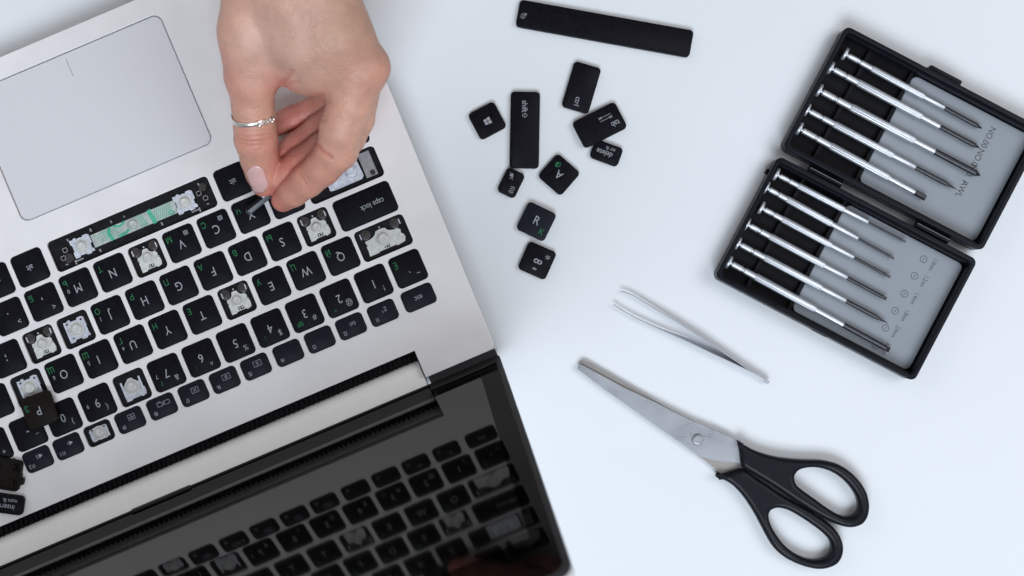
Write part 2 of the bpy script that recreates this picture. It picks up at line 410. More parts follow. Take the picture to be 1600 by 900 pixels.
# touchpad with polished chamfer and centre mark
tp = MB(); tp.loft(rloft(pad_w, pad_h, 3.9, [(0, 15.0), (0, 16.75), (0.12, 16.87)], 8, *pad_c))
tpo = tp.obj('touchpad', M['pad'], laptop)
ch = MB()
a0 = rrect(pad_w+1.28, pad_h+1.28, 4.55, 8, 15.3, *pad_c); a1 = rrect(pad_w+1.28, pad_h+1.28, 4.55, 8, 17.06, *pad_c)
a2 = rrect(pad_w+0.62, pad_h+0.62, 4.2, 8, 16.75, *pad_c); a3 = rrect(pad_w+0.62, pad_h+0.62, 4.2, 8, 15.3, *pad_c)
ch.loft([a0, a1, a2, a3], close=True); ch.obj('chamfer', M['alu_edge'], tpo)
ln = MB(); x0, y0 = p2(-58.5, 124); x1, y1 = p2(-58.5, 154); ln.box(x0-.16, x0+.16, y0, y1, 16.872, 16.885); ln.obj('centre_mark', M['grey_film'], tpo)
fl = MB(); fl.loft(rloft(pad_w+1.2, pad_h+1.2, 4.5, [(0, 14.35), (0, 14.6)], 6, *pad_c)); fl.obj('touchpad_recess', M['gap'], laptop)

# keycaps
_kc = {}
def keycap_mesh(w, h, t_=2.4, r=2.1):
    key = (round(w, 1), round(h, 1), t_)
    if key not in _kc:
        b = MB(); b.loft(rloft(w, h, r, [(0.25, 0), (0, 0.35), (0, t_-0.35), (0.10, t_-0.12), (0.35, t_)], 5))
        _kc[key] = b.mesh('keycap', 50)
    return _kc[key]
def icon(mb, kind, x, y, z):
    s = lambda pts, w=0.22, c=False: stroke(mb, [(x+a, y+b) for a, b in pts], w, z, c)
    box = lambda a, b, rx=0, ry=0: s([(rx-a, ry-b), (rx+a, ry-b), (rx+a, ry+b), (rx-a, ry+b)], 0.2, True)
    if kind == 'zz': put_text(mb, 'Z', x-.5, y-.2, z, 3.0); put_text(mb, 'z', x+1.1, y+.9, z, 2.2)
    elif kind == 'radio':
        s([(0, -.4), (0, 1.0)]); s([(-.45, -.4), (.45, -.4)])
        for k, r in enumerate((.8, 1.4)):
            for sg in (-1, 1): s([(sg*r*math.cos(R(a)), .3+r*math.sin(R(a))) for a in (-45, -15, 15, 45)], .18)
    elif kind in ('dim', 'bright'):
        box(2.0, 1.35); rr = .55 if kind == 'dim' else .5
        s([(rr*math.cos(R(a)), rr*math.sin(R(a))) for a in range(0, 360, 60)], .2, True)
        for a in range(0, 360, 45 if kind == 'bright' else 90): s([(.75*math.cos(R(a)), .75*math.sin(R(a))), (1.1*math.cos(R(a)), 1.1*math.sin(R(a)))], .16)
    elif kind == 'off': box(1.8, 1.3); s([(-.8, -.7), (.8, .7)]); s([(-.8, .7), (.8, -.7)])
    elif kind == 'screens': box(1.35, .95, -1.9); s([(-.3, -1), (.3, 1)]); box(1.2, .95, 1.9); s([(1.2, -1.4), (2.6, -1.4)])
    elif kind == 'pad': box(1.7, 1.3); s([(-1.7, 0), (1.7, 0)]); s([(0, 0), (0, -1.3)]); s([(-.8, .7), (.8, .7)])
    elif kind in ('spk', 'spk2', 'mute'):
        mb.add([(x-1.4, y-.5, z), (x-.7, y-.5, z), (x+.2, y-1.2, z), (x+.2, y+1.2, z), (x-.7, y+.5, z), (x-1.4, y+.5, z)], [(0, 1, 2, 3, 4, 5)])
        if kind == 'mute': s([(-1.5, -1.3), (1.5, 1.3)], .25); s([(.6, .7), (1.5, -.5)], .2)
        else:
            for r in ((.8,) if kind == 'spk' else (.8, 1.4)): s([(r*math.cos(R(a))+.2, r*math.sin(R(a))) for a in (-50, -20, 20, 50)], .2)
    elif kind == 'menu': box(1.3, 1.6); s([(-.7, .6), (.7, .6)]); s([(-.7, 0), (.7, 0)])
    elif kind == 'gear':
        s([(.75*math.cos(R(a)), .75*math.sin(R(a))) for a in range(0, 360, 45)], .2, True)
        s([(.25*math.cos(R(a)), .25*math.sin(R(a))) for a in range(0, 360, 90)], .2, True); box(1.0, 1.0)
    elif kind == 'arrow': s([(-1.2, .2), (0, 1.4), (1.2, .2), (.55, .2), (.55, -.9), (-.55, -.9), (-.55, .2)], .22, True)
    elif kind == 'panes':
        for (a, b) in ((-1, -1), (1, -1), (1, 1), (-1, 1)):
            g = .14; X = 1.75; Yq = lambda xx: 1.55+0.12*xx
            xa, xb = (g, X) if a > 0 else (-X, -g)
            mb.add([(x+xa, y+b*g, z), (x+xb, y+b*g, z), (x+xb, y+b*Yq(xb), z), (x+xa, y+b*Yq(xa), z)], [(0, 1, 2, 3)])
    elif kind == 'tabs':
        for yy, sg in ((.8, -1), (-.8, 1)):
            s([(-3.2, yy), (3.2, yy)], .24); e = 3.2*sg
            s([(e, yy-.6), (e, yy+.6)], .24); s([(e-sg*1.3, yy+.5), (e-sg*.2, yy), (e-sg*1.3, yy-.5)], .24)
def legends(k, parent, z):
    wmb, gmb = MB(), MB()
    m = k.get('main', '')
    if m: put_text(wmb, m, k.get('mx', 0), k.get('my', 0.1), z, k.get('ms', 6.3 if len(m) == 1 else 3.4), xs=0.82)
    if k.get('sym'): put_text(wmb, k['sym'], -4.0, 3.9, z, 4.0)
    if k.get('num'): put_text(wmb, k['num'], 5.1, 0.1, z, 3.0)
    if k.get('f'): put_text(wmb, k['f'], 3.9, 2.2, z, 2.9)
    if k.get('icon'): icon(wmb, k['icon'], -1.4, -1.2, z)
    if k.get('gear'): icon(wmb, 'gear', -3.9, -4.2, z)
    if k.get('cyr'): put_text(gmb, k['cyr'], 5.2, -4.1, z, 4.3)
    if k.get('grn_top'): put_text(gmb, k['grn_top'], 4.0, 4.0, z, 3.6)
    if wmb.v: wmb.obj('key_legend', M['legend'], parent, smooth=False)
    if gmb.v: gmb.obj('cyrillic_legend', M['green'], parent, smooth=False)

def base_plate(kind, w, h):
    """white scissor clip outline around a socket, local mm"""
    if kind == 'B':
        a, b = 5.3, 5.5
        pts = [(-a, -b+.8), (-a+1, -b), (-2, -b), (-1.6, -b+.9), (1.4, -b+.9), (1.8, -b-.3), (3.0, -b-.3), (3.3, -b+.4), (a, -b+.1), (a, -2.6), (a-.7, -2.2), (a-.7, 1.5), (a+.1, 1.9), (a, b),
               (2.8, b), (2.5, b-.8), (-.6, b-.8), (-1, b+.2), (-3.4, b+.2), (-3.8, b-.6), (-a, b-.3), (-a, 3.4), (-a+.8, 3), (-a+.8, .4), (-a-.1, 0)]
    else:
        a, b = 5.2, 5.9
        pts = [(-a, -1.0), (-a+.5, -1.6), (-3.6, -2.0)]
        for ang in range(100, -1, -20): pts.append((-4.0+2.9*math.cos(R(ang))-.3, -4.6+2.7*math.sin(R(ang))))
        pts += [(-.6, -4.9), (.5, -4.9)]
        for ang in range(180, 79, -20): pts.append((4.1+2.9*math.cos(R(ang))+.3, -4.6+2.7*math.sin(R(ang))))
        pts += [(a, -1.4), (a-.3, .6), (a+.1, .9), (a, 2.6), (a+.2, b), (2.6, b), (2.4, b-.5), (-2.6, b-.5), (-2.8, b+.1), (-a, b-.5), (-a-.5, 3.4), (-a-.3, 1.6), (-a+.3, 1.2)]
    sx = (w-3.2)/12.6 if kind != 'W' else (w-3.2)/12.6
    sy = (h-2.6)/13.2
    return [(p[0]*max(sx, .55), p[1]*min(sy, 1.02)) for p in pts]
def dome_obj(r, parent, x=0, y=0, z=0, m='dome'):
    d = MB(); d.loft([circ(r*1.25, 20, z, x, y), circ(r*1.25, 20, z+.25, x, y), circ(r, 20, z+.35, x, y), circ(r*.93, 20, z+.9, x, y), circ(r*.72, 20, z+1.45, x, y), circ(r*.55, 20, z+1.6, x, y), circ(r*.45, 20, z+1.45, x, y)])
    d.obj('rubber_dome', M[m], parent)
def socket(k):
    kind = k['miss']; w, h = k['wm'], k['hm']
    s = MB(); s.loft(rloft(w, h, 2.0, [(0, 14.72), (0, 14.82)], 4)); so = s.obj('key_socket', M['well'], laptop, (k['x'], k['y'], 0))
    if kind == 'SPACE': return space_socket(so, w, h)
    tilt = random.uniform(-.02, .02)
    if kind == 'W' and w > 30:        # the wide shift socket
        pl = plate_mesh('scissor_clip', [round_poly([(-9, -5.5), (9, -5.5), (9, 5), (7, 5.4), (-8, 5.4), (-9.5, 4)], .6)], 14.84, 15.9, .15)
        link('scissor_clip', pl, M['clip_white'], so)
        g = MB(); g.box(-16.4, -10.4, -6.6, 6.0, 14.84, 15.5); g.obj('grey_film', M['grey_film'], so)
        ring = MB(); ring.loft([circ(1.4, 16, 15.52, -14.2, 4.4), circ(1.4, 16, 15.7, -14.2, 4.4)]); ring.obj('rivet', M['smoke'], so)
        dome_obj(3.3, so, -4.5, 0, 15.9, 'clip_white'); dome_obj(3.0, so, 4.5, 0, 15.9, 'clip_white')
        return
    bp = base_plate(kind, w, h)
    z0 = 14.84
    slot = [(x_, y_) for x_, y_ in ((-1.5, 3.3), (1.2, 3.3), (1.2, 5.0), (-1.5, 5.0))]
    loops = [round_poly(bp, .25, 2)]
    if kind in ('A', 'W'): loops.append(slot)
    if kind == 'B':
        sc_ = (w-3.2)/12.6
        for (hx, hy) in ((-3.6, -4.0), (3.7, -4.1), (3.2, 3.6)): loops.append([(hx*sc_+a*.5, hy*min((h-2.6)/13.2, 1.02)+b*.45) for a, b in ((-1, -1), (1, -1), (1, 1), (-1, 1))])
    cm = 'clip_cream' if kind in ('A', 'W') else 'clip_white'
    link('scissor_clip', plate_mesh('scissor_clip', loops, z0, z0+.75, .12, offset=False), M[cm], so)
    if kind == 'C':
        pass
    sy = min((h-2.6)/13.2, 1.0)
    inner_f = MB()                     # raised arms of the hinge
    if kind in ('B', 'C'):
        for sx_ in (-1, 1): inner_f.box(sx_*w*.30-.45, sx_*w*.30+.45, -4.2*sy, 4.3*sy, z0+.76, z0+1.25)
        inner_f.box(-w*.27, w*.27, 3.9*sy, 4.6*sy, z0+.76, z0+1.15)
    else:
        inner_f.box(-w*.36, -w*.16, .9, 1.15, z0+.76, z0+.95); inner_f.box(w*.14, w*.34, -.4, -.15, z0+.76, z0+.95)
        inner_f.box(-1.1, -.5, 3.0, 4.6, z0+.1, z0+.9); inner_f.box(.2, .7, 3.6, 5.0, z0+.1, z0+.9)
    inner_f.obj('hinge_arm', M[cm], so)
    if kind in ('A', 'W'):
        for sx_ in (-1, 1):
            ears = MB(); ears.loft([circ(2.5, 14, z0+.02, sx_*w*.30, -4.9), circ(2.5, 14, z0+.35, sx_*w*.30, -4.9), circ(2.0, 14, z0+.5, sx_*w*.30, -4.9)])
            ears.obj('smoked_disc', M['smoke'], so)
        pins = MB()
        pins.box(-w*.41, -w*.41+.5, -6.0, -3.4, z0+.1, z0+1.0); pins.box(w*.41-.5, w*.41, -6.2, -3.4, z0+.1, z0+1.0); pins.box(-.3, .3, -6.2, -5.5, z0, z0+.9)
        pins.obj('metal_hook', M['clip_white'], so)
    dome_obj(min(3.1, h*.27) if kind != 'A' else 2.5, so, random.uniform(-.3, .3), random.uniform(-.6, .1), z0+.76)
def space_socket(so, w, h):
    z0 = 14.84
    for sx in (-1, 1):
        cx = sx*27.6 if sx > 0 else -28.2
        bp = [(p[0]*.98+cx, p[1]*.88) for p in base_plate('B', 15.8, 15.8)]
        pm = link('scissor_clip', plate_mesh('scissor_clip', [round_poly(bp, .25, 2)], z0, z0+.8, .12, offset=False), M['clip_white'], so)
        d = MB()
        d.loft([circ(4.4, 22, z0+.8, cx), circ(4.4, 22, z0+1.05, cx), circ(3.7, 22, z0+1.15, cx), circ(3.5, 22, z0+.9, cx)])
        d.obj('hinge_ring', M['clip_white'], so)
        dome_obj(2.7, so, cx, 0, z0+.85)
    mb = MB(); mb.box(-23.2, 22.0, -3.3, 3.3, z0, z0+.12); mb.obj('membrane_strip', M['membrane'], so)
    # printed circuit traces on the film
    tr = MB(); z = z0+.13
    for i in range(9): stroke(tr, [(-21+i*1.05, -3.0), (-18.8+i*1.05, 3.0)], .34, z)
    for i in range(5): stroke(tr, [(-5.5+i*.8, -3.1), (-6.8+i*.8, 3.1)], .34, z)
    stroke(tr, [(-9.6, -3.1), (-10.4, 3.1)], 2.2, z+.01)
    stroke(tr, [(1.8, 1.0), (5, 2.4), (8.5, 2.7)], 1.4, z+.01); stroke(tr, [(3.8, -3), (6.5, -1.8), (9.5, -2.9)], 1.1, z+.01)
    stroke(tr, [(12, -2.6), (13.2, -.2), (12.2, 2.7)], 1.9, z+.01)
    for i in range(7): stroke(tr, [(6+i*1.3, 2.9-(i % 3)*.5), (7.6+i*1.3, -1.0), (7.9+i*1.3, -2.9)], .26, z)
    for i in range(4): stroke(tr, [(14.5, -2.2+i*1.3), (20.8-i, -1.8+i*1.2)], .26, z)
    stroke(tr, [(-21.2, 2.3), (-20, .6), (-18.6, 2.2), (-20.1, 3)], .6, z+.01, True)
    tr.obj('circuit_trace', M['trace'], so, smooth=False)
    dome_obj(2.6, so, 0, 0, z0+.14, 'membrane')
    hk = MB()
    for (x_, y_, a, b) in ((20.5, -5.6, .4, .8), (9.5, -5.4, .3, .6), (2.5, -5.3, .25, .4), (-13.5, 5.4, .4, .8), (20, 5.6, .4, .7), (33, -5.5, .4, .6), (-37.8, -5.6, .35, .6), (-38.4, 5.2, .6, .25), (38.0, 5.6, .6, .25)):
        hk.box(x_-a, x_+a, y_-b, y_+b, z0, z0+1.1)
    for sx in (-1, 1):
        for (x_, y_) in ((36.2, -1.4), (38.4, 2.0)):
            for (q0, q1, q2, q3) in ((-1.2, 1.2, -1.2, -.9), (-1.2, 1.2, .9, 1.2), (-1.2, -.9, -1.2, 1.2), (.9, 1.2, -1.2, 1.2)):
                hk.box(sx*x_+q0, sx*x_+q1, y_+q2, y_+q3, z0, z0+.9)
        hk.box(sx*31.5-2.2, sx*31.5+2.2, 5.6, 6.2, z0, z0+.8); hk.box(sx*33.5-.35, sx*33.5+.35, 5.2, 7.4, z0, z0+.9)
    hk.obj('metal_hook', M['grey_film'], so)
    for a, b, r in ((-39, -3.6, 2.0), (36, 3.0, 2.4)):
        sm = MB(); sm.loft([circ(r, 14, z0, a, b), circ(r, 14, z0+.4, a, b)]); sm.obj('smoked_disc', M['smoke'], so)

for k in keys:
    if k.get('miss'): socket(k); continue
    me = keycap_mesh(k['wm'], k['hm'])
    blue = k['h'] < 40
    if blue:
        me = me.copy() if not _kc.get(('b', k['wm'])) else _kc[('b', k['wm'])]
        if not _kc.get(('b', k['wm'])): me.materials.clear(); _kc[('b', k['wm'])] = me
    ko = link('key', me, M['key_blue'] if blue else M['key'], laptop, (k['x'], k['y'], 15.3+random.uniform(-.06, .06)), (R(random.uniform(-.5, .5)), R(random.uniform(-.5, .5)), R(random.uniform(-.3, .3))))
    legends(k, ko, 2.412)

# vent, hinge cover, hinge ends
xL, yV0 = p2(-381.5, 758.5); xR, yV1 = p2(395.5, 777)
vb = MB(); vb.box(xL, xR, yV0-.6, yV1+4, 2.5, 7.0); vb.obj('vent_floor', M['gap'], laptop, smooth=False)
vs = MB(); n = 92
for i in range(n):
    x = xL+(xR-xL)*(i+.5)/n; h = random.uniform(-.3, .3)
    vs.box(x-.45, x+.45, yV0, yV1-1.0, 7.0, 9.3+h); vs.box(x-1.0, x+.5, yV0+1.2+h, yV0+2.4+h, 8.6, 10.0)
vo = vs.obj('vent_grille', M['case_floor'], laptop, smooth=False); vo['kind'] = 'stuff'
hx0, hy0 = p2(-378.5, 776.5); hx1, hy1 = p2(392, 815.8)
hc = MB()
prof = [(hy0+.6, 3.0), (hy0-1.1, 5.5), (hy0-.9, 8.5), (hy0+.3, 10.6), (hy0+2.2, 12.0), (hy0+4.5, 12.7), (hy0+8, 12.95), (hy1-.1, 12.9), (hy1, 12.6), (hy1, 3.0)]
hc.loft([[(hx0, a, b) for a, b in prof], [(hx1, a, b) for a, b in prof]])
hc.obj('hinge_cover', M['hinge'], laptop)
for (ua, ub) in ((-498, -385), (398, 517)):
    e = MB(); xa, ya = p2(ua, 804.5); xb, yb = p2(ub, 819); e.box(xa, xb, ya, yb, 3, 13.2); e.obj('hinge_end', M['rubber'], laptop)

# lid: its own frame, x along the hinge, y up the lid, z towards the keyboard
LID = R(70.6); LEN = 218.0
lx, ly = p2(7, 817)
def shift(pts, dx, dy): return [(a+dx, b+dy) for a, b in pts]
lidW = 2*(507.5/SK)
lid = link('lid', plate_mesh('lid', [round_poly([(-lidW/2, 0.5), (lidW/2, 0.5), (lidW/2, LEN), (-lidW/2, LEN)], [2, 2, 9, 9])], -6.2, -1.3, 1.6), M['alu'], laptop, (lx, ly, 12.6), (LID, 0, 0))
fo = [round_poly([(-lidW/2-.1, 0.4), (lidW/2+.1, 0.4), (lidW/2+.1, LEN+.1), (-lidW/2-.1, LEN+.1)], [2, 2, 9, 9]),
      round_poly([(-lidW/2+2.6, 7.2), (-124, 7.2), (-124, .9), (124.5, .9), (124.5, 7.2), (lidW/2-2.6, 7.2), (lidW/2-2.6, LEN-2.8), (-lidW/2+2.6, LEN-2.8)], [1, 0, 0, 0, 0, 1, 7, 7])]
link('rubber_rim', plate_mesh('rubber_rim', fo, -1.28, 0.9, .35), M['rubber'], lid)
bz = [round_poly([(-lidW/2+2.7, 7.3), (-123.9, 7.3), (-123.9, 1.0), (124.4, 1.0), (124.4, 7.3), (lidW/2-2.7, 7.3), (lidW/2-2.7, LEN-2.9), (-lidW/2+2.7, LEN-2.9)], [1, 0, 0, 0, 0, 1, 7, 7]),
      rrect(299, 166, .3, 1, 0, 0, 17+83)]
link('glass_bezel', plate_mesh('glass_bezel', bz, -1.27, 0.0), M['bezel'], lid)
dp = MB(); dp.box(-149.48, 149.48, 17.02, 182.98, -1.26, -.01); dp.obj('display', M['lcd'], lid, smooth=False)
ctch = MB(); ctch.loft(rloft(32, 2.2, .6, [(0, -.2), (0, 1.0), (.3, 1.3)], 3, 22, 1.0)); ctch.obj('lower_catch', M['rubber'], lid)

# ================================================================= LOOSE KEYCAPS
def loose(name, label, px, py, w_px, h_px, deg, z=0.0, tilt=(0, 0), t_=2.6, m='key', leg=None, icons=(), group='loose keycaps scattered on the table', S=None):
    S = S or PX*H/(H-z-2.5)
    w, h = w_px/S, h_px/S
    p = P(px, py, z+2.5); eu = (Matrix.Rotation(R(deg), 3, 'Z') @ Matrix.Rotation(R(tilt[0]), 3, 'X') @ Matrix.Rotation(R(tilt[1]), 3, 'Y')).to_euler()
    lift = abs(math.sin(R(tilt[0])))*h/2+abs(math.sin(R(tilt[1])))*w/2
    root = thing(name, label, 'keycap', (p.x, p.y, z+lift), group=group, rot=eu)
    b = MB()
    b.loft(rloft(w, h, 2.1, [(1.0, 0.9), (0.9, 0.02), (0.3, 0.0), (0, 0.3), (0.03, t_-0.45), (0.14, t_-0.15), (0.42, t_)], 5))
    b.obj('cap_shell', M[m], root, sharp=50)
    if leg or icons:
        lm = MB()
        for (s, x, y, sz) in (leg or {}).get('w', ()): put_text(lm, s, x/S, y/S, t_+.012, sz)
        for (kd, x, y) in icons: icon(lm, kd, x/S, y/S, t_+.012)
        if lm.v: lm.obj('key_legend', M['legend'], root, smooth=False)
        gm = MB()
        for (s, x, y, sz) in (leg or {}).get('g', ()): put_text(gm, s, x/S, y/S, t_+.012, sz)
        if gm.v: gm.obj('cyrillic_legend', M['green'], root, smooth=False)
    return root
sp = loose('loose_spacebar', 'long black spacebar lying alone at the top of the white table', 944.8, 44.5, 276, 43, -10.2, t_=3.0)
im = MB(); stroke(im, [(-1.2, -1), (1.2, 1)], .25, 3.012); stroke(im, [(-1.2, .3), (.2, 1.4)], .25, 3.014); stroke(im, [(-.2, -1.4), (1.3, -.2)], .25, 3.016); stroke(im, [(.3, 1.2), (1.6, 1.5), (1.2, .4)], .22, 3.018)
im.obj('key_legend', M['legend'], sp, (-41.8, -1.2, 0), smooth=False)
loose('loose_keycap', 'square black keycap with a four pane window logo, left of the tall shift keycap', 761.3, 188.5, 46, 46, 28, icons=[('panes', 0, -1)])
r_ = loose('loose_keycap', 'long black shift keycap standing upright in the picture, with arrow legend', 820, 203, 120, 46, -91, leg=dict(w=[('shift', -37, -1, 4.2)]))
ai = MB(); icon(ai, 'arrow', 0, 0, 2.612); ai.obj('key_legend', M['legend'], r_, (-7.4, -.3, 0), (0, 0, R(0)), smooth=False)
loose('loose_keycap', 'black ctrl keycap tilted above the tab keycap', 908.5, 136.5, 74.5, 44, -106.5, leg=dict(w=[('ctrl', 23, 0, 4.0)]))
loose('loose_keycap', 'small black delete keycap half under the tab keycap', 947.6, 238.8, 46.5, 31, 160, leg=dict(w=[('delete', 3, 1, 4.0), ('scr lk', -4, -7.5, 2.7)]))
loose('loose_keycap', 'black tab keycap with two arrows, resting on the delete keycap', 936.9, 196, 75, 46, 207, z=0.0, tilt=(4.5, -2), leg=dict(w=[('tab', -23, 9, 4.2)]), icons=[('tabs', -13, -6)])
loose('loose_keycap', 'small black f10 keycap with muted speaker icon touching the end of the shift keycap', 798.5, 285.5, 42, 30.5, -116, leg=dict(w=[('f10', 9.5, 5.5, 3.4)]), icons=[('mute', -9.5, -4)])
loose('loose_keycap', 'black A keycap with green Cyrillic letter, turned like a diamond', 873.6, 272.7, 48, 48, 139, leg=dict(w=[('A', 0, 0, 6.0)], g=[('Ф', 12, -12, 4.6)]))
loose('loose_keycap', 'R keycap with green K, coloured lighter as if lit, tipped towards the light above the 8 keycap', 838.3, 346, 48.5, 48.5, -26, tilt=(3, -3), m='key_blue', leg=dict(w=[('R', 0, 1, 6.4)], g=[('К', 14, -12, 4.6)]))  # lighter cap colour stands in for light caught by the tilt
loose('loose_keycap', 'black 8 keycap with asterisk, lowest of the scattered keycaps', 839.3, 407, 47.5, 47.5, -114, leg=dict(w=[('8', 1, 1, 6.4), ('*', -11, 9.5, 6.0), ('8', 13.5, 1, 3.0)]))
LG = 'keycaps resting on the laptop'
loose('loose_keycap', 'black P keycap resting askew across its empty socket on the keyboard', 61.5, 641, 51, 52, 201, z=17.9, tilt=(1.5, 2), m='key_brown', group=LG, leg=dict(w=[('P', 0, 0, 6.2)], g=[('З', 17, -9, 4.5)]))
loose('loose_keycap', 'small black insert keycap lying near the hinge at the left edge', 13, 788, 47, 31, 172, z=17.05, group=LG, leg=dict(w=[('insert', 2, 4, 4.0), ('num lk', -2, -6, 3.0)]))
def underside_key(name, label, loc, rot, group, w=15.8, h=15.8, m='key_brown', clips=True):
    root = thing(name, label, 'keycap', loc, rot=rot, group=group)
    b = MB()
    b.loft(rloft(w, h, 2.1, [(0.42, 0), (0.14, .15), (0.03, .45), (0, 2.3), (0.9, 2.4), (0.95, 1.1), (1.6, .9)], 5))
    b.obj('cap_shell', M[m], root, sharp=50)
    if clips:
        c = MB()
        for sx in (-1, 1):
            c.box(sx*4.2-.5, sx*4.2+.5, -5, -2.5, .92, 2.6); c.box(sx*4.2-.5, sx*4.2+.5, 2.2, 5, .92, 2.6); c.box(sx*4.2-1.1, sx*4.2+1.1, 2.6, 3.4, 2.0, 2.6)
        c.obj('clip', M['key_brown'], root)
    return root
q = P(7, 741, 20)
uk = underside_key('loose_keycap', 'upside down blackish brown keycap at the left edge, above the insert keycap', (q.x, q.y, 17.1), (0, 0, R(-9)), LG)
nb = MB(); nb.loft(rloft(2.6, 3.8, 1.0, [(0, .3), (0, 2.0), (.3, 2.2)], 3, 8.4, -2.4)); nb.obj('side_clip', M['key_brown'], uk)

# held keycap, standing on edge between thumb and index finger
q = P(408, 319, 26)
hk_rot = (Matrix.Rotation(R(39), 3, 'Z') @ Matrix.Rotation(R(-74), 3, 'X')).to_euler()
held = underside_key('held_keycap', 'keycap held on edge between the thumb and index finger', tuple(q), hk_rot, None, m='key_held', clips=False, w=15.6, h=12.5)
del_ = MB(); del_.box(3.2, 5.6, -6.2, -2.6, 1.0, 3.4); del_.box(4.6, 6.6, -5.2, -3.4, 2.2, 3.8); del_.obj('white_clip', M['clip_white'], held)

# ================================================================= HAND
def build_hand():
    import openvdb as vdb
    vox = 0.62
    def cap(a, b): return (np.array(P(*a[:3])), np.array(P(*b[:3])), a[3], b[3])
    def chain(pts): return [cap(pts[i], pts[i+1]) for i in range(len(pts)-1)]
    palm = []
    palm += chain([(455, -420, 112, 24), (452, -170, 106, 20), (402, -40, 90, 15), (391, 50, 80, 12.4), (393, 118, 68, 11.2)])
    palm += chain([(455, -420, 112, 24), (455, -120, 100, 22), (462, -10, 90, 17), (478, 60, 84, 14), (505, 96, 80, 12)])
    palm += chain([(458, -420, 112, 24), (468, -170, 104, 20), (503, -20, 92, 14), (532, 52, 87, 12.3), (566, 106, 78, 11.0)])
    palm += chain([(432, 84, 70, 9.5), (480, 104, 71, 10.5), (545, 110, 74, 11)])
    palm += chain([(470, -60, 84, 18), (520, 50, 68, 15), (570, 100, 62, 10.5)])
    palm += chain([(470, -60, 74, 16), (505, 30, 56, 14), (552, 88, 46, 10)])
    thumb = chain([(391, 50, 80, 12.4), (393, 118, 68, 11.4), (395, 165, 60, 9.75), (398, 196, 54, 9.75), (400, 217, 49, 10.2), (406, 248, 40, 9.2), (411, 270, 35, 8.4), (413, 287, 31.5, 6.6)])
    index = chain([(566, 106, 78, 11.0), (548, 158, 72, 10.4), (534, 200, 66, 10.0), (526, 236, 58, 9.6), (505, 262, 51, 8.4), (480, 282, 44, 8.1), (458, 300, 37, 7.2), (442, 313, 32, 5.7)])
    middle = chain([(568, 104, 62, 10), (556, 185, 48, 8.8), (543, 214, 45, 8.6), (505, 232, 42, 7.6), (470, 254, 38, 7.2), (436, 276, 34, 6.7)])
    ring = chain([(556, 100, 48, 10), (545, 165, 37, 8.2), (530, 183, 35, 7.8), (498, 203, 34, 7.0), (466, 226, 32, 6.6), (432, 250, 30, 6.0)])
    pinky = chain([(545, 92, 38, 9), (530, 145, 29, 7.4), (515, 160, 28.0, 7.0), (490, 172, 27.5, 6.5), (460, 184, 27, 6.2), (428, 196, 26, 5.8)])
    lo = np.array([min(min(s[0][i]-s[2], s[1][i]-s[3]) for g in (palm, thumb, index, middle, ring, pinky) for s in g) for i in range(3)])-4
    hi = np.array([max(max(s[0][i]+s[2], s[1][i]+s[3]) for g in (palm, thumb, index, middle, ring, pinky) for s in g) for i in range(3)])+4
    n = np.ceil((hi-lo)/vox).astype(int)
    X = (lo[0]+vox*np.arange(n[0]))[:, None, None].astype(np.float32)
    Y = (lo[1]+vox*np.arange(n[1]))[None, :, None].astype(np.float32)
    Z = (lo[2]+vox*np.arange(n[2]))[None, None, :].astype(np.float32)
    def sd(s):
        a, b, ra, rb = s; ab = b-a; L2 = float(ab@ab)
        t_ = np.clip(((X-a[0])*ab[0]+(Y-a[1])*ab[1]+(Z-a[2])*ab[2])/L2, 0, 1)
        return np.sqrt((X-a[0]-t_*ab[0])**2+(Y-a[1]-t_*ab[1])**2+(Z-a[2]-t_*ab[2])**2)-(ra+(rb-ra)*t_)
    def smin(a, b, k):
        h = np.clip(k-np.abs(a-b), 0, None)/k
        return np.minimum(a, b)-h*h*k*0.25
    def grp(g, k):
        d = sd(g[0])
        for s in g[1:]: d = smin(d, sd(s), k)
        return d
    dp_ = grp(palm, 9.0)
    out = None
    for g, kk in ((thumb, 5.0), (index, 4.0), (middle, 3.0), (ring, 2.0), (pinky, 2.0)):
        f = grp(g, 1.6); f = smin(f, dp_, kk)
        out = f if out is None else smin(out, f, 0.35)
    # knuckle and skin-fold relief
    def bump(p, r, amt):
        nonlocal out
        p = P(*p); d2 = (X-p.x)**2+(Y-p.y)**2+(Z-p.z)**2
        out = out-amt*np.exp(-d2/(r*r))
    bump((592, 100, 82), 8.5, 1.7); bump((556, 238, 60), 6, .5)
    bump((500, 60, 100), 14, .5); bump((400, 214, 60), 7, .4)
    grid = vdb.FloatGrid(); grid.background = 3.0
    grid.copyFromArray(np.clip(out, -3, 3).astype(np.float32))
    pts, tri, quad = grid.convertToPolygons(isovalue=0.0, adaptivity=0.0)
    pts = np.asarray(pts, float)*vox+lo
    faces = [tuple(int(i) for i in f) for f in quad]+[tuple(int(i) for i in f) for f in tri]
    me = bpy.data.meshes.new('hand'); me.from_pydata([tuple(p*MM) for p in pts], [], faces)
    bm = bmesh.new(); bm.from_mesh(me); bmesh.ops.recalc_face_normals(bm, faces=bm.faces)
    for _ in range(2): bmesh.ops.smooth_vert(bm, verts=bm.verts, factor=.5, use_axis_x=True, use_axis_y=True, use_axis_z=True)
    bm.normal_update()
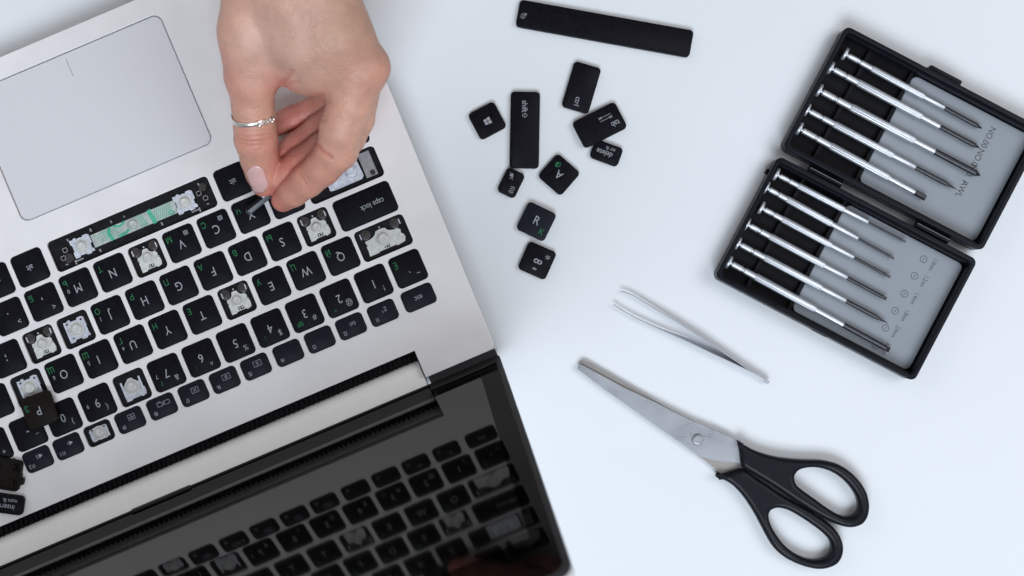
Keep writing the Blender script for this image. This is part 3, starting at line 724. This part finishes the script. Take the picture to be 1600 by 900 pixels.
    # creases: (polyline in photo px, reference height, depth mm, width mm)
    creases = [([(368, 209), (385, 214), (405, 213), (424, 208)], 60, .30, .55), ([(370, 217), (390, 221), (412, 220), (427, 215)], 60, .34, .5),
               ([(374, 225), (392, 228), (414, 226)], 58, .22, .5), ([(371, 203), (395, 207), (418, 203)], 60, .16, .6),
               ([(435, 146), (438, 134), (446, 123), (455, 112)], 78, 1.35, 1.1), ([(440, 138), (452, 131), (468, 129)], 78, .6, .8),
               ([(484, 154), (492, 151), (504, 149)], 76, .7, .8), ([(492, 186), (499, 188), (508, 188)], 68, .55, .7),
               ([(496, 226), (503, 238), (516, 246)], 58, .9, 1.0), ([(466, 270), (472, 277), (477, 286)], 50, .40, .7), ([(470, 268), (477, 274), (482, 281)], 50, .25, .5),
               ([(540, 243), (550, 247), (557, 246)], 60, .2, .6)]
    segs = []
    for pl, z, dep, wd in creases:
        q = [np.array(P(a, b, z))[:2] for a, b in pl]
        for i in range(len(q)-1): segs.append((q[i], q[i+1], dep, wd, z, i, len(q)-1))
    co = np.array([v.co[:] for v in bm.verts])/MM; no = np.array([v.normal[:] for v in bm.verts])
    disp = np.zeros(len(co)); top = np.clip(no[:, 2]*1.6+.1, 0, 1)
    # project each vertex to the height plane used for the crease, seen from the lens
    for a, b, dep, wd, z, i, nn in segs:
        kf = (H-z)/(H-co[:, 2]); xy = co[:, :2]*kf[:, None]
        ab = b-a; t_ = np.clip(((xy-a)@ab)/(ab@ab), 0, 1); d = np.linalg.norm(xy-a-t_[:, None]*ab, axis=1)
        disp = np.maximum(disp, dep*np.exp(-(d/wd)**2)*(np.abs(co[:, 2]-z) < 22))
    co2 = co-no*(disp*top)[:, None]
    for v, c in zip(bm.verts, co2): v.co = Vector(c*MM)
    for f in bm.faces: f.smooth = True
    bm.to_mesh(me)
    # skin colour: knuckles, tips and folds are redder
    base = np.array([0.56, 0.305, 0.225]); red = np.array([0.53, 0.165, 0.13]); pale = np.array([0.60, 0.39, 0.325])
    w = np.zeros(len(co))
    for (px, py, z, r, a) in ((412, 285, 30, 13, .85), (440, 313, 30, 14, 1.0), (399, 215, 55, 10, .6), (480, 283, 45, 11, .6), (442, 132, 76, 9, .8), (365, 110, 72, 15, .5), (588, 104, 84, 14, .45), (500, 150, 72, 10, .5), (502, 240, 55, 9, .6),
                            (470, 250, 36, 20, .95), (470, 215, 30, 20, .95), (460, 185, 26, 20, .95), (510, 262, 50, 12, .6), (525, 240, 58, 10, .3), (452, 300, 36, 8, .3)):  # curled fingers: red skin, also standing in for shade under the hand
        p = np.array(P(px, py, z)); w = np.maximum(w, a*np.exp(-((co-p)**2).sum(1)/(r*r)))
    pw = np.exp(-((co-np.array(P(430, 70, 95)))**2).sum(1)/(22**2))*.8
    shade_w = np.exp(-((co-np.array(P(552, 40, 96)))**2).sum(1)/(30**2))*.85  # shade on the back of the hand, painted into the skin colour
    w = np.clip(w+disp*.6, 0, 1)
    col = base[None]*(1-w[:, None])+red[None]*w[:, None]
    col = col*(1-pw[:, None])+pale[None]*pw[:, None]
    col = col*(1-shade_w[:, None])+np.array([0.41, 0.235, 0.165])[None]*shade_w[:, None]
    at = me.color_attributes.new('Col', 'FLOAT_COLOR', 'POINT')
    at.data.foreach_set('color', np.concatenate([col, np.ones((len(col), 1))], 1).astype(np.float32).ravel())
    bm.free()
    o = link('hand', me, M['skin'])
    o['label'] = 'hand reaching down over the keyboard, pinching a keycap between thumb and index finger'; o['category'] = 'hand'
    return o
hand = build_hand()
from mathutils.bvhtree import BVHTree
hm = hand.data
bvh = BVHTree.FromPolygons([v.co[:] for v in hm.vertices], [tuple(p.vertices) for p in hm.polygons])
# thumb nail, laid on the skin
def nail():
    cpx, cpy = 402.5, 280.5; ax = Vector((0.36, 0.933)); sd = Vector((0.933, -0.36)); NU, NV = 14, 18; grid = {}
    v = []; f = []
    for i in range(NU+1):
        for j in range(NV+1):
            a = (i/NU*2-1); b = (j/NV*2-1)
            hw = 14.5*(1-0.10*max(b, 0)**2)*(1-.5*max(0, abs(b)-.72)**1.3/.28**1.3*.45)
            hl = 22.0*(1-.22*a*a)
            x = cpx+sd.x*a*hw+ax.x*b*hl; y = cpy+sd.y*a*hw+ax.y*b*hl
            o = Vector((0, 0, H*MM)); tgt = P(x, y, 0)*MM; hit, nr, _, _ = bvh.ray_cast(o, (tgt-o).normalized())
            if hit is None or hit.z < .022: hit = None
            grid[i, j] = (hit, nr)
    idx = {}
    up = Vector((-.35, -.1, .93))
    for k_, (hit, nr) in grid.items():
        if hit is not None:
            i, j = k_; edge = min(1, min(i, NU-i)/1.5, min(j, NV-j)/1.5)
            idx[k_] = len(v); v.append((hit+nr*(0.00006+.0005*edge))/MM)
    for i in range(NU):
        for j in range(NV):
            q = [(i, j), (i+1, j), (i+1, j+1), (i, j+1)]
            if all(p in idx for p in q): f.append(tuple(idx[p] for p in q))
    me = make_mesh('thumbnail', v, f, 80)
    o = link('thumbnail', me, M['nail'], hand)
    o.modifiers.new('thick', 'SOLIDIFY').thickness = 0.0003
nail()
# silver ring round the thumb
def thumb_ring():
    a = P(394, 152, 62.5); b = P(397, 208, 51.6); d = (b-a).normalized(); c = P(395.5, 180, 57.2)
    d = (d+Vector((0.06, 0, 0))).normalized()
    u = d.cross(Vector((0, 0, 1))).normalized(); w = u.cross(d)
    root = thing('thumb_ring', 'thin silver ring with a beaded twist worn on the thumb', 'ring', tuple(c))
    mb = MB(); rings = []; N = 64
    for i in range(N):
        an = 2*math.pi*i/N; r = 10.15; e = (u*math.cos(an)+w*math.sin(an)); off = d*(0.7*math.sin(an*2+.6))
        rings.append([e*(r+.62*math.cos(q_))+off+d*1.2*math.sin(q_) for q_ in [2*math.pi*k/10 for k in range(10)]])
    mb.loft(rings, close=True); mb.obj('ring_band', M['silver'], root)
    bd = MB()
    for i in range(9):
        an = R(22+i*6.2) if (u.x > 0) else R(158-i*6.2)
        e = (u*math.cos(an)+w*math.sin(an)); p = e*10.9+d*(0.7*math.sin(an*2+.6)+.8*math.sin(i*2.1))
        pr = [(-1.0, .05), (-.8, .6), (-.3, .95), (.3, .95), (.8, .6), (1.0, .05)]
        lathe(bd, [(t_*.95, r*.95) for t_, r in pr], p, e, 10)
    bd.obj('twist_bead', M['silver'], root)
thumb_ring()

# ================================================================= SCREWDRIVER CASE
CA = R(-27.7)
ex = Vector((math.cos(CA), math.sin(CA), 0)); ey = Vector((-math.sin(CA), math.cos(CA), 0))
c0 = P(1375, 317, 12)
case = thing('screwdriver_case', 'open hinged black plastic case with two trays of small screwdrivers', 'tool case', (c0.x, c0.y, 0), CA)
def to_case(px, py, z):
    p = P(px, py, z)-Vector((c0.x, c0.y, 0)); return Vector((p.dot(ex), p.dot(ey), z))
TW, THh = 112.8, 68.8
ZT = 12.0
def tray(cx_px, cy_px, upper):
    c = to_case(cx_px, cy_px, ZT); cx, cy = c.x, c.y
    wall = 2.3
    loops = [rrect(TW, THh, 3.2, 6, 0, cx, cy), rrect(TW-2*wall, THh-2*wall, 2.4, 5, 0, cx, cy)]
    tr = link('tray_wall', plate_mesh('tray_wall', [[(a, b) for a, b, _ in l] for l in loops], 0.3, ZT, .55), M['case'], case)
    f = MB(); f.loft(rloft(TW-1, THh-1, 2.8, [(.6, .05), (0, .6), (0, 1.6)], 5, cx, cy)); f.obj('tray_floor', M['case_floor'], tr)
    li = MB()                                       # inner step along the rim
    for (a, b, c_, d_) in ((cx-TW/2+wall, cx+TW/2-wall, cy+THh/2-wall-1.3, cy+THh/2-wall+.05), (cx-TW/2+wall, cx+TW/2-wall, cy-THh/2+wall-.05, cy-THh/2+wall+1.0)):
        li.box(a, b, c_, d_, 1.6, 8.6)
    li.obj('inner_step', M['case'], tr)
    gx0 = cx-13.4; gx1 = cx+TW/2-wall-.6
    g = MB(); hh = THh-2*wall-3.4
    g.loft(rloft(gx1-gx0, hh, 3.0, [(0, 1.7), (0, 3.4), (.3, 3.7)], 5, (gx0+gx1)/2, cy)); plate = g.obj('label_plate', M['plate'], tr)
    for xr in (cx-38.5, cx-14.6):
        rb = MB(); rb.box(xr-.9, xr+.9, cy-THh/2+wall, cy+THh/2-wall, 1.6, 4.6); ro = rb.obj('cross_rib', M['case_floor'], tr)
    return cx, cy, tr, plate
lcx, lcy, ltray, lplate = tray(1322.6, 419.8, False)
ucx, ucy, utray, uplate = tray(1428.5, 216.2, True)
# hinges
for px, py in ((1290, 276.5), (1458, 363.5)):
    c = to_case(px, py, 9); hb = MB()
    d = Vector((1, 0, 0)); lathe(hb, [(-9.2, 1.9), (9.2, 1.9)], (c.x, c.y, 7.2), d, 14)
    hb.box(c.x-9.2, c.x+9.2, c.y-2.3, c.y+2.3, 3.5, 7.0)
    ho = hb.obj('hinge', M['case'], case)
    pn = MB(); pn.box(c.x-9.0, c.x+9.0, c.y+.55, c.y+.75, 9.0, 9.15); pn.obj('hinge_seam', M['plate'], ho)
# clasp on the far edge, catch on the near edge, small knob at the left
c = to_case(1476, 119, 9); cl = MB(); cl.loft(rloft(18, 3.6, .8, [(0, 3), (0, 9.6), (.4, 10.0)], 3, c.x, c.y)); cl.loft(rloft(14.5, 1.2, .3, [(0, 10), (0, 10.6)], 2, c.x, c.y+.5)); cl.obj('clasp', M['case'], utray)
c = to_case(1281, 518.0, 6); kb = MB(); kb.loft(rloft(9, 2.2, .8, [(0, 2.5), (0, 7.0), (.4, 7.4)], 3, c.x, c.y)); kb.obj('catch', M['case'], ltray)
c = to_case(1199.5, 268, 6); kb = MB(); kb.loft(rloft(2.0, 2.6, .6, [(0, 2.5), (0, 6.0), (.3, 6.4)], 3, c.x, c.y)); kb.obj('side_knob', M['case'], ltray)
# printing on the plates
ZP = 3.712
tx = MB(); da = R(-90)
ps = to_case(1551, 201, ZP); pe = to_case(1497, 305, ZP)
for s, f_ in (('NO.00', .13), ('NO.0', .43), ('NO. 1', .68), ('AWL', .905)):
    q = ps.lerp(pe, f_); put_text(tx, s, q.x, q.y, ZP, 4.7, da, xs=.88)
tx.obj('print', M['ink'], uplate, smooth=False)
tx = MB()
lab = [('1.0mm', 1457, 413, 1443, 405), ('1.2mm', 1443, 439, 1429, 431), ('1.4mm', 1428, 466, 1413, 459), ('1.8mm', 1413.5, 492.5, 1398.7, 485.4), ('2.4mm', 1398, 518, 1383.6, 512.5), ('3.0mm', 1383.6, 545, 1368, 540)]
for s, a, b, c_, d_ in lab:
    q = to_case(a, b, ZP); put_text(tx, s, q.x+.4, q.y, ZP, 3.5, da, xs=.68)
    q = to_case(c_, d_, ZP)
    stroke(tx, [(q.x+1.75*math.cos(R(k*20)), q.y+1.75*math.sin(R(k*20))) for k in range(18)], .3, ZP, True)
    stroke(tx, [(q.x-.2, q.y-.9), (q.x+.3, q.y+.9)], .3, ZP)
tx.obj('print', M['ink'], lplate, smooth=False)

# screwdrivers
def driver(label, head, joint, tip, rk=1.85, rs=.85, kind='flat', group=None, knurl=(.22, .74)):
    z = 6.3
    a = P(*head, z); j = P(*joint, z); t_ = P(*tip, z)
    d = (t_-a).normalized(); L1 = (j-a).length; L2 = (t_-a).length
    root = thing('screwdriver', label, 'screwdriver', tuple(a), math.atan2(d.y, d.x), group)
    X_ = Vector((1, 0, 0)); o0 = (0, 0, 0)
    cp = MB(); lathe(cp, [(-1.0, 2.6), (-.85, 3.3), (-.3, 3.5), (.4, 3.5), (.75, 3.2), (.9, 1.3)], o0, X_, 22); cp.obj('swivel_cap', M['chrome'], root, sharp=45)
    nk = MB(); lathe(nk, [(.9, .95), (2.0, .95)], o0, X_, 14); nk.obj('neck', M['chrome'], root)
    k0, k1 = L1*knurl[0], L1*knurl[1]
    hd = MB()
    lathe(hd, [(1.9, 1.1), (2.1, rk*.80), (k0*.5-.4, rk*.80), (k0*.5, rk*.66), (k0*.5+.8, rk*.66), (k0*.5+1.2, rk*.84), (k0-.8, rk*.84)], o0, X_, 20)
    lathe(hd, [(k0-.8, rk*.86), (k0, rk), (k1, rk), (k1+.9, rk*.84)], o0, X_, 32, flute=.08, fl=(k0-.1, k1+.1))
    lathe(hd, [(k1+.85, rk*.78), (L1-.3, rk*.76), (L1, rk*.66)], o0, X_, 20)
    hd.obj('knurled_handle', M['chrome'], root, sharp=32)
    sh = MB()
    if kind == 'flat':
        lathe(sh, [(L1-1, rs), (L2-2.2, rs)], o0, X_, 12)
        w = rs*1.0
        sh.loft([[(L2-2.2, -rs*.8, -rs*.7), (L2-2.2, rs*.8, -rs*.7), (L2-2.2, rs*.8, rs*.7), (L2-2.2, -rs*.8, rs*.7)], [(L2, -w, -.16), (L2, w, -.16), (L2, w, .16), (L2, -w, .16)]])
    elif kind == 'cross':
        lathe(sh, [(L1-1, rs), (L2-2.6, rs), (L2-2.4, rs*.95), (L2-.5, rs*.45), (L2, rs*.2)], o0, X_, 16, flute=.45, fl=(L2-2.5, L2-.1))
    elif kind == 'awl':
        lathe(sh, [(L1-1, rs), (L2-7, rs), (L2, .12)], o0, X_, 12)
    elif kind == 'socket':
        lathe(sh, [(L1-1, rs), (L2, rs), (L2, rs*.6), (L2-1.2, rs*.55)], o0, X_, 6)
    sh.obj('shaft', M['shaft'], root)
    return root
GD = 'screwdrivers clipped in the black case'
driver('thinnest silver screwdriver at the top of the lower tray', (1213, 272), (1355, 350), (1415, 378), 1.7, .62, 'flat', GD, (.25, .72))
driver('second silver screwdriver from the top of the lower tray, with thin shaft', (1197, 293), (1340, 374), (1397, 404), 1.75, .68, 'flat', GD, (.24, .70))
driver('third silver screwdriver from the top of the lower tray', (1189.5, 324.5), (1333, 404), (1391, 433), 1.75, .78, 'flat', GD, (.24, .74))
driver('fourth silver screwdriver from the top of the lower tray, its shaft a little thicker', (1167, 350), (1324, 433), (1385, 467), 1.8, 1.0, 'flat', GD, (.24, .76))
driver('silver screwdriver with tapering shaft, fifth from the top of the lower tray', (1153, 380), (1321.5, 470), (1387, 505), 1.85, 1.15, 'awl', GD, (.26, .76))
driver('longest silver screwdriver with thick black shaft, along the bottom of the lower tray', (1139, 409.5), (1318, 508), (1390, 547), 1.95, 1.45, 'flat', GD, (.24, .74))
driver('silver crosspoint screwdriver highest in the upper tray', (1320.5, 84), (1475, 170), (1534, 200.5), 1.75, 1.15, 'cross', GD, (.28, .78))
driver('silver crosspoint screwdriver second from the top in the upper tray', (1298, 106), (1468, 199), (1530, 231), 1.95, 1.2, 'cross', GD, (.26, .82))
driver('thickest silver screwdriver with wide black shaft, middle of the upper tray', (1280, 141), (1462, 240), (1531, 274), 2.05, 1.65, 'cross', GD, (.28, .80))
driver('silver awl with pointed black tip, fourth from the top in the upper tray', (1261, 171.5), (1430, 262), (1495, 296), 1.85, 1.2, 'awl', GD, (.26, .78))
driver('silver driver with very short black stub, lowest in the upper tray', (1249, 201), (1429.5, 301), (1446, 309.5), 1.95, 1.5, 'socket', GD, (.28, .76))

# ================================================================= SCISSORS
sc0 = P(1316, 812, 4)
scis = thing('scissors', 'closed pair of scissors with steel blades and black plastic handles', 'scissors', (1*P(1090, 686, 3).x, P(1090, 686, 3).y, 0))
org = Vector((P(1090, 686, 3).x, P(1090, 686, 3).y, 0))
def zs(pts, z):          # outline read from the enlarged photograph (x2.5 from 880,540)
    return [tuple((P(880+a/2.5, 540+b/2.5, z)-org)[:2]) for a, b in pts]
bl_top = zs([(57, 92), (58, 80), (66, 70), (75, 75), (240, 164), (350, 216), (510, 297), (560, 316), (600, 332), (645, 352), (690, 380), (700, 400), (704, 440), (700, 458), (640, 455), (590, 450), (555, 440), (520, 425), (380, 325), (260, 240), (160, 170)], 4)
bl_bot = zs([(66, 76), (70, 62), (80, 58), (96, 64), (200, 124), (300, 181), (400, 238), (510, 295), (600, 360), (705, 430), (705, 505), (620, 505), (600, 490), (560, 455), (518, 424), (400, 330), (250, 210)], 3)
b1 = link('blade', plate_mesh('blade', [bl_bot], 1.6, 2.9, .12), M['steel_dark'], scis)
b2 = link('blade', plate_mesh('blade', [bl_top], 3.0, 4.3, .18), M['steel'], scis)
s0 = P(880+526/2.5, 540+367/2.5, 5)-org
sm = MB(); sm.loft([circ(2.9, 24, 4.3, s0.x, s0.y), circ(2.9, 24, 4.7, s0.x, s0.y), circ(2.5, 24, 5.1, s0.x, s0.y), circ(1.9, 24, 5.2, s0.x, s0.y), circ(1.7, 24, 4.9, s0.x, s0.y)]); sm.obj('screw', M['steel'], scis)
hA = [(681, 371), (700, 383), (745, 408), (790, 424), (840, 436), (900, 443), (950, 446), (1000, 447), (1040, 453), (1080, 466), (1120, 492), (1155, 527), (1182, 570), (1194, 618), (1190, 660), (1172, 692), (1140, 707), (1105, 708), (1060, 694), (1010, 670), (960, 640), (900, 602), (850, 568), (815, 545), (775, 520), (735, 496), (706, 478), (694, 462), (689, 420)]
hAh = [(902, 515), (910, 495), (930, 481), (965, 475), (1000, 477), (1040, 489), (1080, 512), (1115, 545), (1142, 585), (1152, 620), (1149, 646), (1132, 663), (1105, 668), (1075, 660), (1030, 633), (980, 597), (935, 565), (910, 543)]
hB = [(597, 508), (630, 500), (665, 488), (695, 481), (718, 490), (760, 520), (800, 546), (850, 580), (900, 609), (950, 636), (1000, 668), (1045, 700), (1077, 737), (1093, 780), (1090, 820), (1070, 852), (1030, 870), (985, 872), (930, 858), (870, 830), (825, 792), (793, 742), (765, 688), (735, 635), (700, 585), (665, 548), (635, 528), (605, 517)]
hBh = [(803, 672), (806, 650), (820, 638), (845, 634), (880, 643), (925, 668), (970, 698), (1010, 728), (1038, 757), (1048, 785), (1042, 812), (1022, 830), (990, 837), (950, 832), (905, 812), (865, 780), (832, 738), (812, 702)]
for nm, o_, h_, z0, z1 in (('handle', hA, hAh, .8, 8.6), ('handle', hB, hBh, .4, 8.0)):
    lo_ = [smooth_loop(zs(o_, 6), 4), smooth_loop(zs(h_, 6), 4)]
    link(nm, plate_mesh('handle', lo_, z0, z1, 2.3, True, 5), M['handle'], scis)
br = MB(); c = P(880+985/2.5, 540+660/2.5, 4)-org; br.loft([circ(2.0, 14, 2, c.x, c.y), circ(2.0, 14, 6, c.x, c.y), circ(1.5, 14, 6.5, c.x, c.y)]); br.obj('stop_bump', M['handle'], scis)

# ================================================================= TWEEZERS
tc0 = P(1080, 525, 0)
tw = thing('tweezers', 'fine pointed steel tweezers lying open on their side', 'tweezers', tuple(tc0))
def ribbon(pts, heights, thick, lean):
    q = [P(940+a/4.736, 430+b/4.736, 3)-tc0 for a, b in pts]; m = MB(); rings = []
    # refine
    Q = []; Hh = []; Ln = []
    for i in range(len(q)-1):
        for k in range(6):
            t_ = k/6; Q.append(q[i].lerp(q[i+1], t_)); Hh.append(heights[i]*(1-t_)+heights[i+1]*t_); Ln.append(lean[i]*(1-t_)+lean[i+1]*t_)
    Q.append(q[-1]); Hh.append(heights[-1]); Ln.append(lean[-1])
    for i, p in enumerate(Q):
        d = (Q[min(i+1, len(Q)-1)]-Q[max(i-1, 0)]); d.z = 0; d.normalize(); nrm = Vector((-d.y, d.x, 0))
        h = Hh[i]; zc = 3.0; ring = []
        for (a, b) in ((-1, -1), (1, -1), (1, -.6), (1, .6), (1, 1), (-1, 1), (-1, .6), (-1, -.6)):
            sh = .6 if abs(b) == 1 else 1
            ring.append(Vector((p.x, p.y, 0))+nrm*(a*thick/2*sh-b*Ln[i]+Ln[i])+Vector((0, 0, zc+b*h/2)))
        rings.append(ring)
    m.loft(rings); return m
arm1 = [(140, 118), (182, 128), (230, 148), (380, 238), (560, 348), (750, 468), (900, 572), (1060, 682), (1225, 785)]
ribbon(arm1, [1.0, 1.3, 1.8, 3.0, 4.2, 5.0, 5.2, 5.0, 4.6], .6, [0, 0, 0, .0, .05, .1, .15, .3, .3]).obj('arm', M['tweezer'], tw)
arm2 = [(88, 215), (140, 252), (250, 315), (400, 386), (520, 440), (650, 498), (800, 572), (920, 628), (1060, 694), (1215, 778)]
ribbon(arm2, [1.0, 1.3, 1.9, 2.8, 3.8, 4.6, 5.0, 5.2, 5.0, 4.6], .6, [0, .0, .05, .2, .5, .9, 1.1, .9, .5, .3]).obj('arm', M['tweezer'], tw)
cp = MB(); c = P(1199, 597, 3)-tc0; d = (P(940+1225/4.736, 430+785/4.736, 3)-P(940+1060/4.736, 430+682/4.736, 3)).normalized(); lathe(cp, [(-1.5, .9), (.6, .9), (.9, .5)], (c.x, c.y, 3.0), d, 10); cp.obj('end_weld', M['chrome'], tw)
